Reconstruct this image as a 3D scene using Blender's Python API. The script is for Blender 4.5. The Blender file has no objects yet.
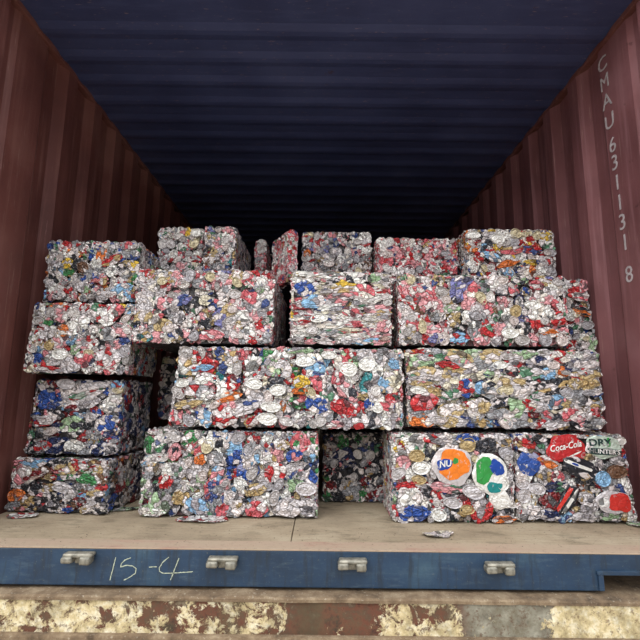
import bpy, bmesh, math, random
from mathutils import Vector, Matrix, noise

sc = bpy.context.scene
COL = sc.collection
PI = math.pi

# ------------------------------------------------------------------ camera model
F = 450.0                       # focal length for a 640 px frame
TH = math.atan(73 / F)          # looking slightly up
H = 0.47                        # lens height above the container floor
ROLL = math.radians(0.65)
CT, ST = math.cos(TH), math.sin(TH)


def ray(px, py):
    x, y = (px - 320) / F, (320 - py) / F
    c, s = math.cos(ROLL), math.sin(ROLL)
    x, y = x * c - y * s, x * s + y * c
    return x, CT - y * ST, ST + y * CT


def onY(px, py, Y):
    dx, dy, dz = ray(px, py)
    t = Y / dy
    return dx * t, H + dz * t


def onZ(px, py, Z):
    dx, dy, dz = ray(px, py)
    t = (Z - H) / dz
    return dx * t, dy * t


# ------------------------------------------------------------------ small helpers
def lin(c):
    out = []
    for v in c:
        v /= 255.0
        out.append(v / 12.92 if v <= 0.04045 else ((v + 0.055) / 1.055) ** 2.4)
    return (*out, 1.0)


def link(name, me, mat=None, parent=None):
    o = bpy.data.objects.new(name, me)
    COL.objects.link(o)
    if mat is not None and not me.materials:
        me.materials.append(mat)
    if parent is not None:
        o.parent = parent
    return o


def mesh(name, verts, faces, smooth=False):
    me = bpy.data.meshes.new(name)
    me.from_pydata(verts, [], faces)
    me.update()
    if smooth:
        for p in me.polygons:
            p.use_smooth = True
    return me


def tag(o, label=None, cat=None, group=None, kind=None):
    if label: o['label'] = label
    if cat: o['category'] = cat
    if group: o['group'] = group
    if kind: o['kind'] = kind
    return o


def empty(name, loc, rz=0.0):
    o = bpy.data.objects.new(name, None)
    COL.objects.link(o)
    o.empty_display_size = 0.05
    o.location = loc
    o.rotation_euler = (0, 0, rz)
    return o


def box_into(bm, lo, hi, bevel=0.0, seg=2):
    r = bmesh.ops.create_cube(bm, size=1.0)
    vs = r['verts']
    for v in vs:
        v.co = Vector([lo[i] + (v.co[i] + 0.5) * (hi[i] - lo[i]) for i in range(3)])
    if bevel:
        es = list({e for v in vs for e in v.link_edges})
        bmesh.ops.bevel(bm, geom=es, offset=bevel, segments=seg, affect='EDGES', profile=0.6)


def bm_mesh(name, bm, smooth=False):
    bm.normal_update()
    me = bpy.data.meshes.new(name)
    bm.to_mesh(me)
    bm.free()
    if smooth:
        for p in me.polygons:
            p.use_smooth = True
    return me


# ------------------------------------------------------------------ node helpers
class NT:
    def __init__(self, name):
        self.m = bpy.data.materials.new(name)
        self.m.use_nodes = True
        self.t = self.m.node_tree
        self.t.nodes.clear()
        self.out = self.n('ShaderNodeOutputMaterial')
        self.b = self.n('ShaderNodeBsdfPrincipled')
        self.l(self.b.outputs[0], self.out.inputs[0])

    def n(self, typ, **kw):
        nd = self.t.nodes.new(typ)
        for k, v in kw.items():
            setattr(nd, k, v)
        return nd

    def l(self, a, b):
        self.t.links.new(a, b)

    def val(self, sock, v):
        if hasattr(v, 'is_linked') or hasattr(v, 'links'):
            self.l(v, sock)
        else:
            sock.default_value = v

    def coord(self, which='Object', scale=(1, 1, 1), loc=(0, 0, 0)):
        tc = self.n('ShaderNodeTexCoord')
        mp = self.n('ShaderNodeMapping')
        mp.inputs['Scale'].default_value = scale
        mp.inputs['Location'].default_value = loc
        self.l(tc.outputs[which], mp.inputs[0])
        return mp.outputs[0]

    def noise(self, vec, scale, detail=4, rough=0.55, dist=0.0):
        nd = self.n('ShaderNodeTexNoise')
        self.l(vec, nd.inputs['Vector'])
        nd.inputs['Scale'].default_value = scale
        nd.inputs['Detail'].default_value = detail
        nd.inputs['Roughness'].default_value = rough
        nd.inputs['Distortion'].default_value = dist
        return nd.outputs['Fac']

    def ramp(self, fac, stops, interp='LINEAR'):
        nd = self.n('ShaderNodeValToRGB')
        nd.color_ramp.interpolation = interp
        el = nd.color_ramp.elements
        while len(el) > 1:
            el.remove(el[-1])
        el[0].position, el[0].color = stops[0][0], stops[0][1]
        for p, c in stops[1:]:
            e = el.new(p)
            e.color = c
        self.l(fac, nd.inputs[0])
        return nd.outputs[0]

    def step(self, fac, a, b):
        return self.ramp(fac, [(a, (0, 0, 0, 1)), (b, (1, 1, 1, 1))])

    def mix(self, fac, a, b, mode='MIX'):
        nd = self.n('ShaderNodeMix', data_type='RGBA', blend_type=mode)
        self.val(nd.inputs[0], fac)
        self.val(nd.inputs[6], a)
        self.val(nd.inputs[7], b)
        return nd.outputs[2]

    def math(self, op, a, b=0.0):
        nd = self.n('ShaderNodeMath', operation=op)
        self.val(nd.inputs[0], a)
        self.val(nd.inputs[1], b)
        return nd.outputs[0]

    def bump(self, h, strength=0.3, dist=0.01):
        nd = self.n('ShaderNodeBump')
        nd.inputs['Strength'].default_value = strength
        nd.inputs['Distance'].default_value = dist
        self.l(h, nd.inputs['Height'])
        self.l(nd.outputs[0], self.b.inputs['Normal'])

    def set(self, **kw):
        for k, v in kw.items():
            self.val(self.b.inputs[k.replace('_', ' ')], v)
        return self.m


def plain(name, col, rough=0.6, metal=0.0, var=0.15, scale=30):
    t = NT(name)
    f = t.noise(t.coord(), scale)
    dark = tuple(c * (1 - var) for c in col[:3]) + (1,)
    lite = tuple(min(1, c * (1 + var)) for c in col[:3]) + (1,)
    c = t.ramp(f, [(0.3, dark), (0.7, lite)])
    t.bump(f, 0.15, 0.003)
    return t.set(Base_Color=c, Roughness=rough, Metallic=metal)


# ------------------------------------------------------------------ can material
def can_material(name, from_attr, bare=False, fixed=None, second_at=.70, silver_at=.80, crease=1.0):
    """Printed aluminium, crumpled: the can's own print colour broken by creased facets of bare metal, white and other print."""
    t = NT(name)
    tc = t.n('ShaderNodeTexCoord')
    info = t.n('ShaderNodeObjectInfo')
    if from_attr:
        at = t.n('ShaderNodeAttribute', attribute_name='can_paint')
        base = at.outputs['Color']
        at2 = t.n('ShaderNodeAttribute', attribute_name='can_seed')
        rnd = at2.outputs['Fac']
    else:
        base = info.outputs['Color']
        rnd = info.outputs['Random']
    if fixed:
        base = fixed
    off = t.n('ShaderNodeCombineXYZ')
    t.l(t.math('MULTIPLY', rnd, 37.0), off.inputs[0])
    t.l(t.math('MULTIPLY', rnd, 91.0), off.inputs[1])
    t.l(t.math('MULTIPLY', rnd, 13.0), off.inputs[2])
    add = t.n('ShaderNodeVectorMath', operation='ADD')
    t.l(tc.outputs['Object'], add.inputs[0])
    t.l(off.outputs[0], add.inputs[1])
    v = add.outputs[0]
    # crumpled coordinates
    nz = t.n('ShaderNodeTexNoise')
    t.l(v, nz.inputs['Vector'])
    nz.inputs['Scale'].default_value = 40
    nz.inputs['Detail'].default_value = 2
    ds = t.n('ShaderNodeVectorMath', operation='SCALE')
    t.l(nz.outputs['Color'], ds.inputs[0])
    ds.inputs['Scale'].default_value = 0.018
    ad2 = t.n('ShaderNodeVectorMath', operation='ADD')
    t.l(v, ad2.inputs[0])
    t.l(ds.outputs[0], ad2.inputs[1])
    vw = ad2.outputs[0]
    vor = t.n('ShaderNodeTexVoronoi', feature='F1')
    t.l(vw, vor.inputs['Vector'])
    vor.inputs['Scale'].default_value = 52
    sepc = t.n('ShaderNodeSeparateColor')
    t.l(vor.outputs['Color'], sepc.inputs[0])
    cell, cell2 = sepc.outputs[0], sepc.outputs[1]
    edge = t.n('ShaderNodeTexVoronoi', feature='DISTANCE_TO_EDGE')
    t.l(vw, edge.inputs['Vector'])
    edge.inputs['Scale'].default_value = 52
    ed = edge.outputs['Distance']
    n2 = t.noise(v, 95, 3, 0.65, 0.8)
    if bare:
        c = t.mix(t.math('MULTIPLY', t.step(n2, .58, .66), .5), base, lin((120, 116, 114)))
    else:
        second = t.ramp(rnd, [(0.0, lin((226, 216, 212))), (0.20, lin((156, 150, 154))), (0.36, lin((232, 224, 214))), (0.50, lin((214, 140, 146))),
                              (0.60, lin((170, 46, 50))), (0.72, lin((58, 76, 128))), (0.80, lin((180, 152, 104))),
                              (0.87, lin((48, 50, 58))), (0.94, lin((84, 128, 100)))], 'CONSTANT')
        k1 = t.step(cell, min(.99, second_at - .01), min(1.0, second_at))
        c = t.mix(k1, base, second)
        k2 = t.step(cell2, silver_at - .01, silver_at)
        c = t.mix(k2, c, lin((216, 207, 206)))
        k3 = t.ramp(cell2, [(0.055, (1, 1, 1, 1)), (0.065, (0, 0, 0, 1))])
        c = t.mix(t.math('MULTIPLY', k3, .8), c, lin((52, 50, 54)))
        c = t.mix(t.math('MULTIPLY', t.step(n2, .60, .66), .6), c, lin((206, 196, 195)))
    # darker lines along the creases
    gr = t.ramp(ed, [(0.0, (1, 1, 1, 1)), (0.11, (0, 0, 0, 1))])
    c = t.mix(t.math('MULTIPLY', gr, .3 if bare else .6 * crease ** 1.5), c, lin((50, 45, 45)))
    # foil-like crumpling: sharp folds where the noise crosses its middle
    fa = t.math('ABSOLUTE', t.math('SUBTRACT', t.noise(v, 34, 2, .5, .4), .5))
    fb = t.math('ABSOLUTE', t.math('SUBTRACT', t.noise(v, 75, 2, .5, .6), .5))
    h = t.math('ADD', t.math('MULTIPLY', fa, 3.2), t.math('MULTIPLY', fb, 1.8))
    if not bare:
        h = t.math('ADD', h, t.math('MULTIPLY', t.ramp(ed, [(0.0, (0, 0, 0, 1)), (0.12, (1, 1, 1, 1))]), .35 * crease))
    t.bump(h, crease if not bare else .8, 0.007)
    return t.set(Base_Color=c, Roughness=0.36, Metallic=0.36)


M_CAN = can_material('crushed_printed_can', False)
M_CANS = can_material('packed_printed_cans', True)
M_LID = can_material('bare_can_lid', False, True)
M_FLATCAN = can_material('flattened_printed_can', False, False, None, 1.0, .93, .45)


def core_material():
    t = NT('compressed_metal_painted_shade')
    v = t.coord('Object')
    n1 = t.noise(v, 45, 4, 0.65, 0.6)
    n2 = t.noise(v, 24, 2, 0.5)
    c = t.ramp(n1, [(0.3, lin((22, 22, 26))), (0.55, lin((60, 58, 60))), (0.72, lin((120, 116, 116)))])  # shade of the gaps between cans painted into the core's colour
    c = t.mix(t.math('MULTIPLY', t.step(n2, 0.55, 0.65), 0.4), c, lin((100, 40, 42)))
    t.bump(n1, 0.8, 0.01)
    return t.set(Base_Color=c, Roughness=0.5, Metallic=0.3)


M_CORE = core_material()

# ------------------------------------------------------------------ crushed can shapes (unit: metres, about 66 mm across)
W0, H0 = 0.033, 0.026           # half width / half height of the generic crumple


def crumple(seed, sq=2.4, ridges=6, amp=0.0040, dome=0.0022, rough=0.18, skirt=0.009, fine=True):
    """A squashed can seen in a bale face: irregular outline, slightly domed, with sharp crease ridges; open rear, its edge turned back."""
    r = random.Random(seed)
    N = 24 if fine else 12
    rs = [0.0, 0.16, 0.32, 0.48, 0.62, 0.75, 0.87, 0.95, 1.0] if fine else [0.0, 0.4, 0.78, 1.0]
    rid = [(r.uniform(0, PI), r.uniform(70, 330), r.uniform(0, 6.3), r.uniform(0.35, 1.0)) for _ in range(ridges)]
    ph = [r.uniform(0, 6.3) for _ in range(6)]
    am = [r.uniform(0, rough) / (1 + i * .35) for i in range(6)]
    dx, dy = r.uniform(-1, 1), r.uniform(-1, 1)

    def outline(a):
        c, s = math.cos(a), math.sin(a)
        k = (abs(c) ** sq + abs(s) ** sq) ** (-1 / sq)
        return min(1.08, .94 * k * (1 + sum(am[i] * math.sin((i + 2) * a + ph[i]) for i in range(6))))

    def hz(x, y, t):
        z = dome * (1 - t ** 4)
        for a, f, p, w in rid:
            q = ((x * math.cos(a) + y * math.sin(a)) * f + p) / PI
            tri = abs((q % 1.0) * 2 - 1)
            z += amp * w * (tri - 0.5) * min(1, 110 / f)
        z += 0.06 * (dx * x + dy * y)
        return z

    vs = [(0, 0, hz(0, 0, 0))]
    jit = 0.0006 if fine else .0012
    for t in rs[1:]:
        for j in range(N):
            a = 2 * PI * (j + (0.5 if rs.index(t) % 2 else 0)) / N
            k = outline(a) * t
            x, y = W0 * k * math.cos(a), H0 * k * math.sin(a)
            vs.append((x + r.uniform(-jit, jit), y + r.uniform(-jit, jit), hz(x, y, t) + r.uniform(-jit, jit) * 1.5))
    for j in range(N):
        x, y, z = vs[1 + (len(rs) - 2) * N + j]
        vs.append((x * 0.93, y * 0.93, -skirt + r.uniform(-.001, .001)))
    fs = [(0, 1 + j, 1 + (j + 1) % N) for j in range(N)]
    for k in range(len(rs) - 1):
        a0, b0 = 1 + k * N, 1 + (k + 1) * N
        for j in range(N):
            j2 = (j + 1) % N
            fs.append((a0 + j, b0 + j, b0 + j2, a0 + j2))
    me = mesh('crushed_can_shape', vs, fs)
    me.materials.append(M_FLATCAN if seed in range(70, 90) else M_CAN)
    return me, hz


def lid(seed, rad=0.026):
    """A can end pressed into the bale face: rolled rim, recessed panel, pull tab."""
    r = random.Random(seed)
    N = 24
    prof = [(1.0, -0.008), (1.0, 0.0035), (0.965, 0.0052), (0.90, 0.0048), (0.85, 0.0002), (0.79, -0.0008), (0.73, 0.0010), (0.4, 0.0016), (0.0, 0.0012)]
    sq = r.uniform(0.62, 0.95)
    ph, am = r.uniform(0, 6.3), r.uniform(0.02, 0.10)
    bend, ba = r.uniform(-4, 4), r.uniform(0, PI)

    def P(k, a, z):
        q = rad * k * (1 + am * math.sin(2 * a + ph) + 0.5 * am * math.sin(3 * a + 2 * ph))
        x, y = q * math.cos(a), q * math.sin(a) * sq
        u = x * math.cos(ba) + y * math.sin(ba)
        return (x, y, z + bend * u * u)

    vs, fs = [], []
    for k, z in prof[:-1]:
        for j in range(N):
            vs.append(P(k, 2 * PI * j / N, z))
    vs.append(P(0, 0, prof[-1][1]))
    L = len(prof) - 1
    for i in range(L - 1):
        for j in range(N):
            j2 = (j + 1) % N
            fs.append((i * N + j, i * N + j2, (i + 1) * N + j2, (i + 1) * N + j))
    for j in range(N):
        fs.append(((L - 1) * N + j, (L - 1) * N + (j + 1) % N, len(vs) - 1))
    # pull tab: a small ring-shaped loop lying on the panel
    ta = r.uniform(0, 2 * PI)
    b = len(vs)
    for ro, zz in ((0.30, 0.0022), (0.30, 0.0042), (0.15, 0.0042), (0.15, 0.0022)):
        for j in range(12):
            a = 2 * PI * j / 12
            x, y = 0.18 + ro * 1.25 * math.cos(a), ro * 0.8 * math.sin(a)
            x, y = x * math.cos(ta) - y * math.sin(ta), x * math.sin(ta) + y * math.cos(ta)
            X, Y = rad * x, rad * y * sq
            u = X * math.cos(ba) + Y * math.sin(ba)
            vs.append((X, Y, zz + bend * u * u))
    for i in range(3):
        for j in range(12):
            j2 = (j + 1) % 12
            fs.append((b + i * 12 + j, b + i * 12 + j2, b + (i + 1) * 12 + j2, b + (i + 1) * 12 + j))
    me = mesh('can_lid_shape', vs, fs, True)
    me.materials.append(M_LID)
    return me


SHAPES = {
    'crumple': [crumple(s, sq=random.Random(s).uniform(1.8, 3.2)) for s in range(1, 19)],
    'fold': [crumple(40 + s, sq=2.8, ridges=5, amp=0.0052, dome=0.003, rough=0.24) for s in range(12)],
    'flat': [crumple(70 + s, sq=2.3, ridges=3, amp=0.0008, dome=0.0030, rough=0.10) for s in range(8)],
}
ROUGH = [crumple(200 + s, sq=2.4, amp=.0028, fine=False)[0] for s in range(14)]
LIDS = [lid(100 + s) for s in range(8)]

# ------------------------------------------------------------------ can colours
C = {k: lin(tuple(x + (sum(v) / 3 - x) * .17 - 2 for x in v)) for k, v in dict(
    silver=(206, 199, 201), white=(238, 236, 230), red=(205, 34, 38), darkred=(138, 28, 34), pink=(226, 150, 156),
    blue=(36, 78, 168), navy=(34, 48, 98), lightblue=(132, 182, 222), green=(58, 140, 74), lightgreen=(160, 192, 146),
    yellow=(238, 194, 52), orange=(238, 118, 40), brown=(120, 82, 58), dark=(40, 42, 50), gold=(194, 166, 112),
    teal=(40, 134, 140), grey=(150, 150, 154), violet=(120, 120, 180), rose=(220, 96, 106), cream=(226, 216, 190)).items()}


def pal(**kw):
    ks = list(kw)
    return lambda r: C[r.choices(ks, [kw[k] for k in ks])[0]]


PAL = dict(
    mixed=pal(silver=6, white=4, red=1.3, pink=1, blue=1.1, lightblue=1, green=.6, lightgreen=.8, yellow=.2, orange=.3, dark=.8, gold=.8, grey=3, darkred=.4),
    colourful=pal(silver=5, white=7, red=2.0, orange=.4, blue=.6, green=.3, lightblue=1.2, yellow=.2, dark=.8, gold=.8, teal=.15, pink=2, rose=1, lightgreen=.7, grey=2, cream=1),
    minty=pal(silver=6, white=3, lightgreen=2.4, lightblue=2, grey=3, pink=1.4, red=.7, rose=.8, blue=.5, green=.5, gold=.9, dark=.7),
    dull=pal(silver=2, grey=5, blue=.7, lightblue=.5, green=1, lightgreen=.6, darkred=1.6, gold=1, dark=4, orange=.4, brown=1.5, navy=1),
    bluish=pal(silver=3, grey=4, navy=3, blue=2, lightblue=1, darkred=1.2, red=.5, lightgreen=.6, white=.6, dark=3),
    rosy=pal(silver=4, white=3, pink=5, rose=2.4, red=.8, grey=2.4, gold=.8, violet=.6, dark=1, brown=.5),
    pale=pal(white=8, silver=3, pink=4, rose=2.4, cream=2, yellow=.3, lightblue=.8, grey=1),
    grey=pal(silver=5, grey=4, white=2, pink=1.2, dark=1.4, gold=1, violet=.6, brown=.8),
    redwhite=pal(red=2.0, rose=7, white=3, pink=4),
    olive=pal(silver=4, lightgreen=2.4, grey=3, cream=2, gold=1.6, red=.7, orange=.4, blue=.3, lightblue=.8, white=1, dark=.8),
    whitegold=pal(white=5, silver=3, lightblue=1.5, yellow=1.2, orange=1, red=.6, cream=1),
    dark=pal(dark=5, grey=2, silver=1, navy=1.5, darkred=1.5, green=.5),  # for bales in the gaps, their shade put into the can colours
)
LIDCOL = [lin((196, 190, 190)), lin((222, 216, 212)), lin((172, 168, 172)), lin((204, 198, 196)), lin((212, 200, 196)), lin((184, 178, 176)), lin((208, 196, 164))]

VISIBLE_GROUP = 'pressed bales of crushed cans in the container'


def text_mesh(body, size, depth, shear=0.0, bold=0.0, spacing=1.0):
    cu = bpy.data.curves.new('lettering_outline', 'FONT')
    cu.body = body
    cu.size = size
    cu.extrude = depth
    cu.shear = shear
    cu.offset = bold
    cu.space_character = spacing
    cu.align_x, cu.align_y = 'CENTER', 'CENTER'
    cu.resolution_u = 3
    o = bpy.data.objects.new('lettering_outline', cu)
    COL.objects.link(o)
    dg = bpy.context.evaluated_depsgraph_get()
    me = bpy.data.meshes.new_from_object(o.evaluated_get(dg))
    bpy.data.objects.remove(o)
    bpy.data.curves.remove(cu)
    return me


def core_mesh(w, d, h, seed, lean):
    r = random.Random(seed)
    bm = bmesh.new()
    nx, ny, nz = max(3, int(w / .05)), max(3, int(d / .06)), max(3, int(h / .05))
    g = 0.024
    idx = {}

    def V(i, j, k):
        key = (i, j, k)
        if key not in idx:
            p = [-w / 2 + g + (w - 2 * g) * i / nx, -d / 2 + g + (d - 2 * g) * j / ny, 0.002 + (h - g - 0.002) * k / nz]
            jj = 0.005
            p = [p[a] + r.uniform(-jj, jj) for a in range(3)]
            p[2] = max(0.002, p[2])
            idx[key] = bm.verts.new(warp(p, w, h, lean))
        return idx[key]
    for i in range(nx):
        for k in range(nz):
            bm.faces.new((V(i, 0, k), V(i + 1, 0, k), V(i + 1, 0, k + 1), V(i, 0, k + 1)))
            bm.faces.new((V(i, ny, k), V(i, ny, k + 1), V(i + 1, ny, k + 1), V(i + 1, ny, k)))
    for j in range(ny):
        for k in range(nz):
            bm.faces.new((V(0, j, k), V(0, j, k + 1), V(0, j + 1, k + 1), V(0, j + 1, k)))
            bm.faces.new((V(nx, j, k), V(nx, j + 1, k), V(nx, j + 1, k + 1), V(nx, j, k + 1)))
    for i in range(nx):
        for j in range(ny):
            bm.faces.new((V(i, j, 0), V(i, j + 1, 0), V(i + 1, j + 1, 0), V(i + 1, j, 0)))
            bm.faces.new((V(i, j, nz), V(i + 1, j, nz), V(i + 1, j + 1, nz), V(i, j + 1, nz)))
    return bm_mesh('bale_core', bm)


def warp(p, w, h, lean):
    l, rr = lean
    s = l + (rr - l) * (p[0] + w / 2) / w
    return Vector((p[0] + s * (p[2] / h - 0.5), p[1], p[2]))


def grid_shape(U, V, su, sv):
    return max(2, round(U / su)), max(2, round(V / sv))


def grid_points(r, U, V, su, sv):
    """Staggered, jittered rows of spots over a U x V face."""
    nu, nv = grid_shape(U, V, su, sv)
    pts = []
    for j in range(nv):
        st = .25 if j % 2 else -.25
        for i in range(nu):
            pts.append((U * (i + .5 + st + r.uniform(-.3, .3)) / nu, V * (j + .5 + r.uniform(-.3, .3)) / nv))
    r.shuffle(pts)
    return pts


def inside(u, v, U, V, ang, a, b):
    """Push a can of half-axes a, b back inside the edges of its face; returns u, v and the shrink it needs."""
    ex = math.hypot(a * math.cos(ang), b * math.sin(ang))
    ey = math.hypot(a * math.sin(ang), b * math.cos(ang))
    k = min(1.0, .48 * U / ex, .48 * V / ey)
    ex, ey = ex * k, ey * k
    return min(max(u, ex), U - ex), min(max(v, ey), V - ey), k


def can_matrix(r, O, u_ax, v_ax, n_ax, u, v, ang, su, sv, dz, tilt):
    p = O + u_ax * u + v_ax * v + n_ax * dz
    R = Matrix((u_ax, v_ax, n_ax)).transposed().to_4x4()
    T = Matrix.Rotation(r.uniform(-tilt, tilt), 4, 'X') @ Matrix.Rotation(r.uniform(-tilt, tilt), 4, 'Y')
    S = Matrix.Diagonal((su, sv, 1.0, 1.0))
    return Matrix.Translation(p) @ R @ Matrix.Rotation(ang, 4, 'Z') @ T @ S


def bale(label, xl, xr, zb, zt, Y, depth, palette, seed, rz=0.0, lean=(0, 0), size=(1.0, 1.0), spread=PI, lids=0.16,
         shape=('crumple', 'crumple', 'fold'), features=(), zvis=-1.0, nmax=95, top=True, sides=True, flatness=1.0):
    r = random.Random(seed)
    w, h, d = xr - xl, zt - zb, depth
    cx = (xl + xr) / 2
    root = empty('can_bale', (cx, Y + d / 2, zb), rz)
    tag(root, label, 'bale', VISIBLE_GROUP)
    if rz:  # turn about the front-left corner rather than the middle
        a = Vector((-w / 2, -d / 2, 0))
        q = Matrix.Rotation(rz, 3, 'Z') @ a
        root.location = Vector((xl, Y, zb)) - q
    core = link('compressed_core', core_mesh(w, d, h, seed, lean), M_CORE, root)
    inv = (Matrix.Translation(root.location) @ Matrix.Rotation(rz, 4, 'Z')).inverted()
    # ---- the front face, can by can
    base = 0.048
    su, sv = base * size[0] * .86, base * size[1] * .80
    while math.prod(grid_shape(w, h, su, sv)) > nmax:
        su *= 1.02
        sv *= 1.02
    ku, kv = su / (2 * W0) * 1.50, sv / (2 * H0) * 1.50
    O = Vector((-w / 2, -d / 2, 0))
    ua, va, na = Vector((1, 0, 0)), Vector((0, 0, 1)), Vector((0, -1, 0))
    feats = []
    for ft in features:
        px, py, pw, ph = ft['at']
        X, Z = onY(px, py, Y)
        X2, _ = onY(px + pw, py, Y)
        _, Z2 = onY(px, py - ph, Y)
        lp = inv @ Vector((X, Y, Z))
        feats.append((lp.x + w / 2, lp.z, (X2 - X), abs(Z2 - Z), ft))
    stuff = []
    n_can = 0
    protos = {k: SHAPES[k] for k in SHAPES}

    def wm(M):
        t = M.translation
        M = M.copy()
        M.translation = warp(t, w, h, lean)
        return M
    # deeper cans filling in behind the front ones
    for (u, v) in grid_points(r, w, h, .044, .037):
        ang, k = r.uniform(-spread, spread), r.uniform(.7, .95)
        a_, b_ = W0 * k * size[0] ** .5, H0 * k * size[1] ** .5
        if any(ft.get('label') and abs(u - fu) < fw * .5 and abs(v - fv) < fh * .5 for fu, fv, fw, fh, ft in feats):
            continue
        u, v, q = inside(u, v, w, h, ang, a_, b_)
        stuff.append((r.choice(ROUGH), can_matrix(r, O, ua, va, na, u, v, ang, a_ * q / W0, b_ * q / H0, r.uniform(-.0205, -.0155), .10), palette(r), r.random()))
    for (u, v) in grid_points(r, w, h, su, sv):
        if any(abs(u - fu) < fw * .45 and abs(v - fv) < fh * .45 for fu, fv, fw, fh, _ in feats):
            continue
        ang = r.uniform(-spread, spread) * (1 if spread > 1 else r.random())
        k = r.uniform(.72, 1.22)
        ka, kb = ku * k * r.uniform(.85, 1.2), kv * k * r.uniform(.8, 1.12)
        col = palette(r)
        is_lid = r.random() < lids
        dz = r.uniform(-.0075, -.0050)
        if v + zb < zvis:
            continue
        if is_lid:
            kl = min(1.0, min(ka, kb * 1.15) * .84)
            u, v, q = inside(u, v, w, h, ang, .026 * kl * 1.08, .026 * kl)
            kl *= q
            o = link('can_lid', r.choice(LIDS), None, root)
            o.color = r.choice(LIDCOL)
            o.matrix_local = wm(can_matrix(r, O, ua, va, na, u, v, ang, kl * 1.08, kl, dz + .002, .12))
            o['label'] = 'round end of a can'
            continue
        u, v, q = inside(u, v, w, h, ang, W0 * ka, H0 * kb)
        o = link('crushed_can', r.choice(protos[r.choice(shape)])[0], None, root)
        o.color = col
        o.matrix_local = wm(can_matrix(r, O, ua, va, na, u, v, ang, ka * q, kb * q, dz, .075 * flatness))
        if r.random() < .12 and .03 < v < h - .03 and .03 < u < w - .03:      # its end still on it, folded up to the face
            lq = link('can_lid', r.choice(LIDS), None, o)
            lq.color = r.choice(LIDCOL)
            lq.matrix_local = Matrix.Translation((r.choice((-1, 1)) * W0 * .45, r.uniform(-.2, .2) * H0, .0045)) @ Matrix.Rotation(r.uniform(-.2, .2), 4, 'Y') @ Matrix.Diagonal((.62, .62 * W0 / H0 * .8, .8, 1))
    for fu, fv, fw, fh, ft in feats:
        kind = ft.get('kind', 'crumple')
        if kind == 'lid':
            fu, fv, _q = inside(fu, fv, w, h, 0, fw / 2, fh / 2)
            o = link('can_lid', LIDS[ft.get('i', 0) % len(LIDS)], None, root)
            o.color = C.get(ft['col'], ft['col'])
            o.matrix_local = wm(can_matrix(r, O, ua, va, na, fu, fv, ft.get('rot', 0), fw / .052, fh / .046, -.002, .05))
            continue
        fu, fv, _q = inside(fu, fv, w, h, ft.get('rot', 0), fw / 2, fh / 2)
        me, hz = SHAPES[kind][ft.get('i', 0) % len(SHAPES[kind])]
        o = link('crushed_can', me, None, root)
        o.color = C.get(ft['col'], ft['col'])
        o.matrix_local = wm(can_matrix(r, O, ua, va, na, fu, fv, ft.get('rot', 0), fw / (2 * W0), fh / (2 * H0), .0005 if 'label' in ft else -.0030, .03))
        if 'label' in ft:
            o['label'] = ft['label']
        for (kname, builder) in ft.get('sub', ()):
            builder(o, me, hz, kname)
    # ---- the other faces, packed the same way, too many and too oblique to tell apart
    faces = []
    if sides:
        faces += [(Vector((w / 2, -d / 2, 0)), Vector((0, 1, 0)), Vector((0, 0, 1)), Vector((1, 0, 0)), d, h),
                  (Vector((-w / 2, d / 2, 0)), Vector((0, -1, 0)), Vector((0, 0, 1)), Vector((-1, 0, 0)), d, h)]
    if top:
        faces += [(Vector((-w / 2, -d / 2, h)), Vector((1, 0, 0)), Vector((0, 1, 0)), Vector((0, 0, 1)), w, d)]
    for (O2, u2, v2, n2, U, V) in faces:
        if U < .05 or V < .05:
            continue
        for (u, v) in grid_points(r, U, V, .040, .034):
            k, ang = r.uniform(.75, 1.1), r.uniform(-PI, PI)
            u, v, q = inside(u, v, U, V, ang, W0 * k, H0 * k)
            stuff.append((r.choice(ROUGH), can_matrix(r, O2, u2, v2, n2, u, v, ang, k * q, k * q, r.uniform(-.0100, -.0070), .08), palette(r), r.random()))
    if stuff:
        vs, fs, cols, seeds = [], [], [], []
        for me, M, col, sd in stuff:
            b = len(vs)
            M = wm(M)
            vs.extend([M @ v.co for v in me.vertices])
            for p in me.polygons:
                fs.append(tuple(b + i for i in p.vertices))
            cols.extend([col] * len(me.vertices))
            seeds.extend([sd] * len(me.vertices))
        sm = mesh('packed_cans', vs, fs)
        at = sm.attributes.new('can_paint', 'FLOAT_COLOR', 'POINT')
        at.data.foreach_set('color', [x for c_ in cols for x in c_])
        a2 = sm.attributes.new('can_seed', 'FLOAT', 'POINT')
        a2.data.foreach_set('value', seeds)
        s = link('packed_cans', sm, M_CANS, root)
        s['kind'] = 'stuff'
    return root


# ------------------------------------------------------------------ printed marks on the cans that can be read
def paint_mat(name, col):
    return can_material(name, False, False, lin(col), 1.0, .99, .40)


M_INK_WHITE = paint_mat('white_print', (240, 240, 236))
M_INK_BLUE = paint_mat('blue_print', (28, 70, 160))
M_INK_NAVY = paint_mat('dark_green_print', (36, 62, 60))
M_INK_GREEN = paint_mat('green_print', (52, 150, 70))
M_INK_TEAL = paint_mat('teal_print', (30, 140, 140))
M_INK_RED = paint_mat('red_print', (214, 60, 52))
M_INK_DARK = paint_mat('black_print', (36, 38, 44))
M_INK_ORANGE = paint_mat('orange_print', (240, 130, 40))
M_INK_PINK = paint_mat('salmon_print', (222, 150, 130))


def lay(o, me, hz, verts, faces, mat, name, lift=.0012):
    """Lay a flat printed outline on the can's surface, following its crumples."""
    out = []
    for x, y in verts:
        t = min(1, math.hypot(x / W0, y / H0))
        out.append((x, y, hz(x, y, t) + lift))
    return link(name, mesh(name, out, faces), mat, o)


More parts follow.
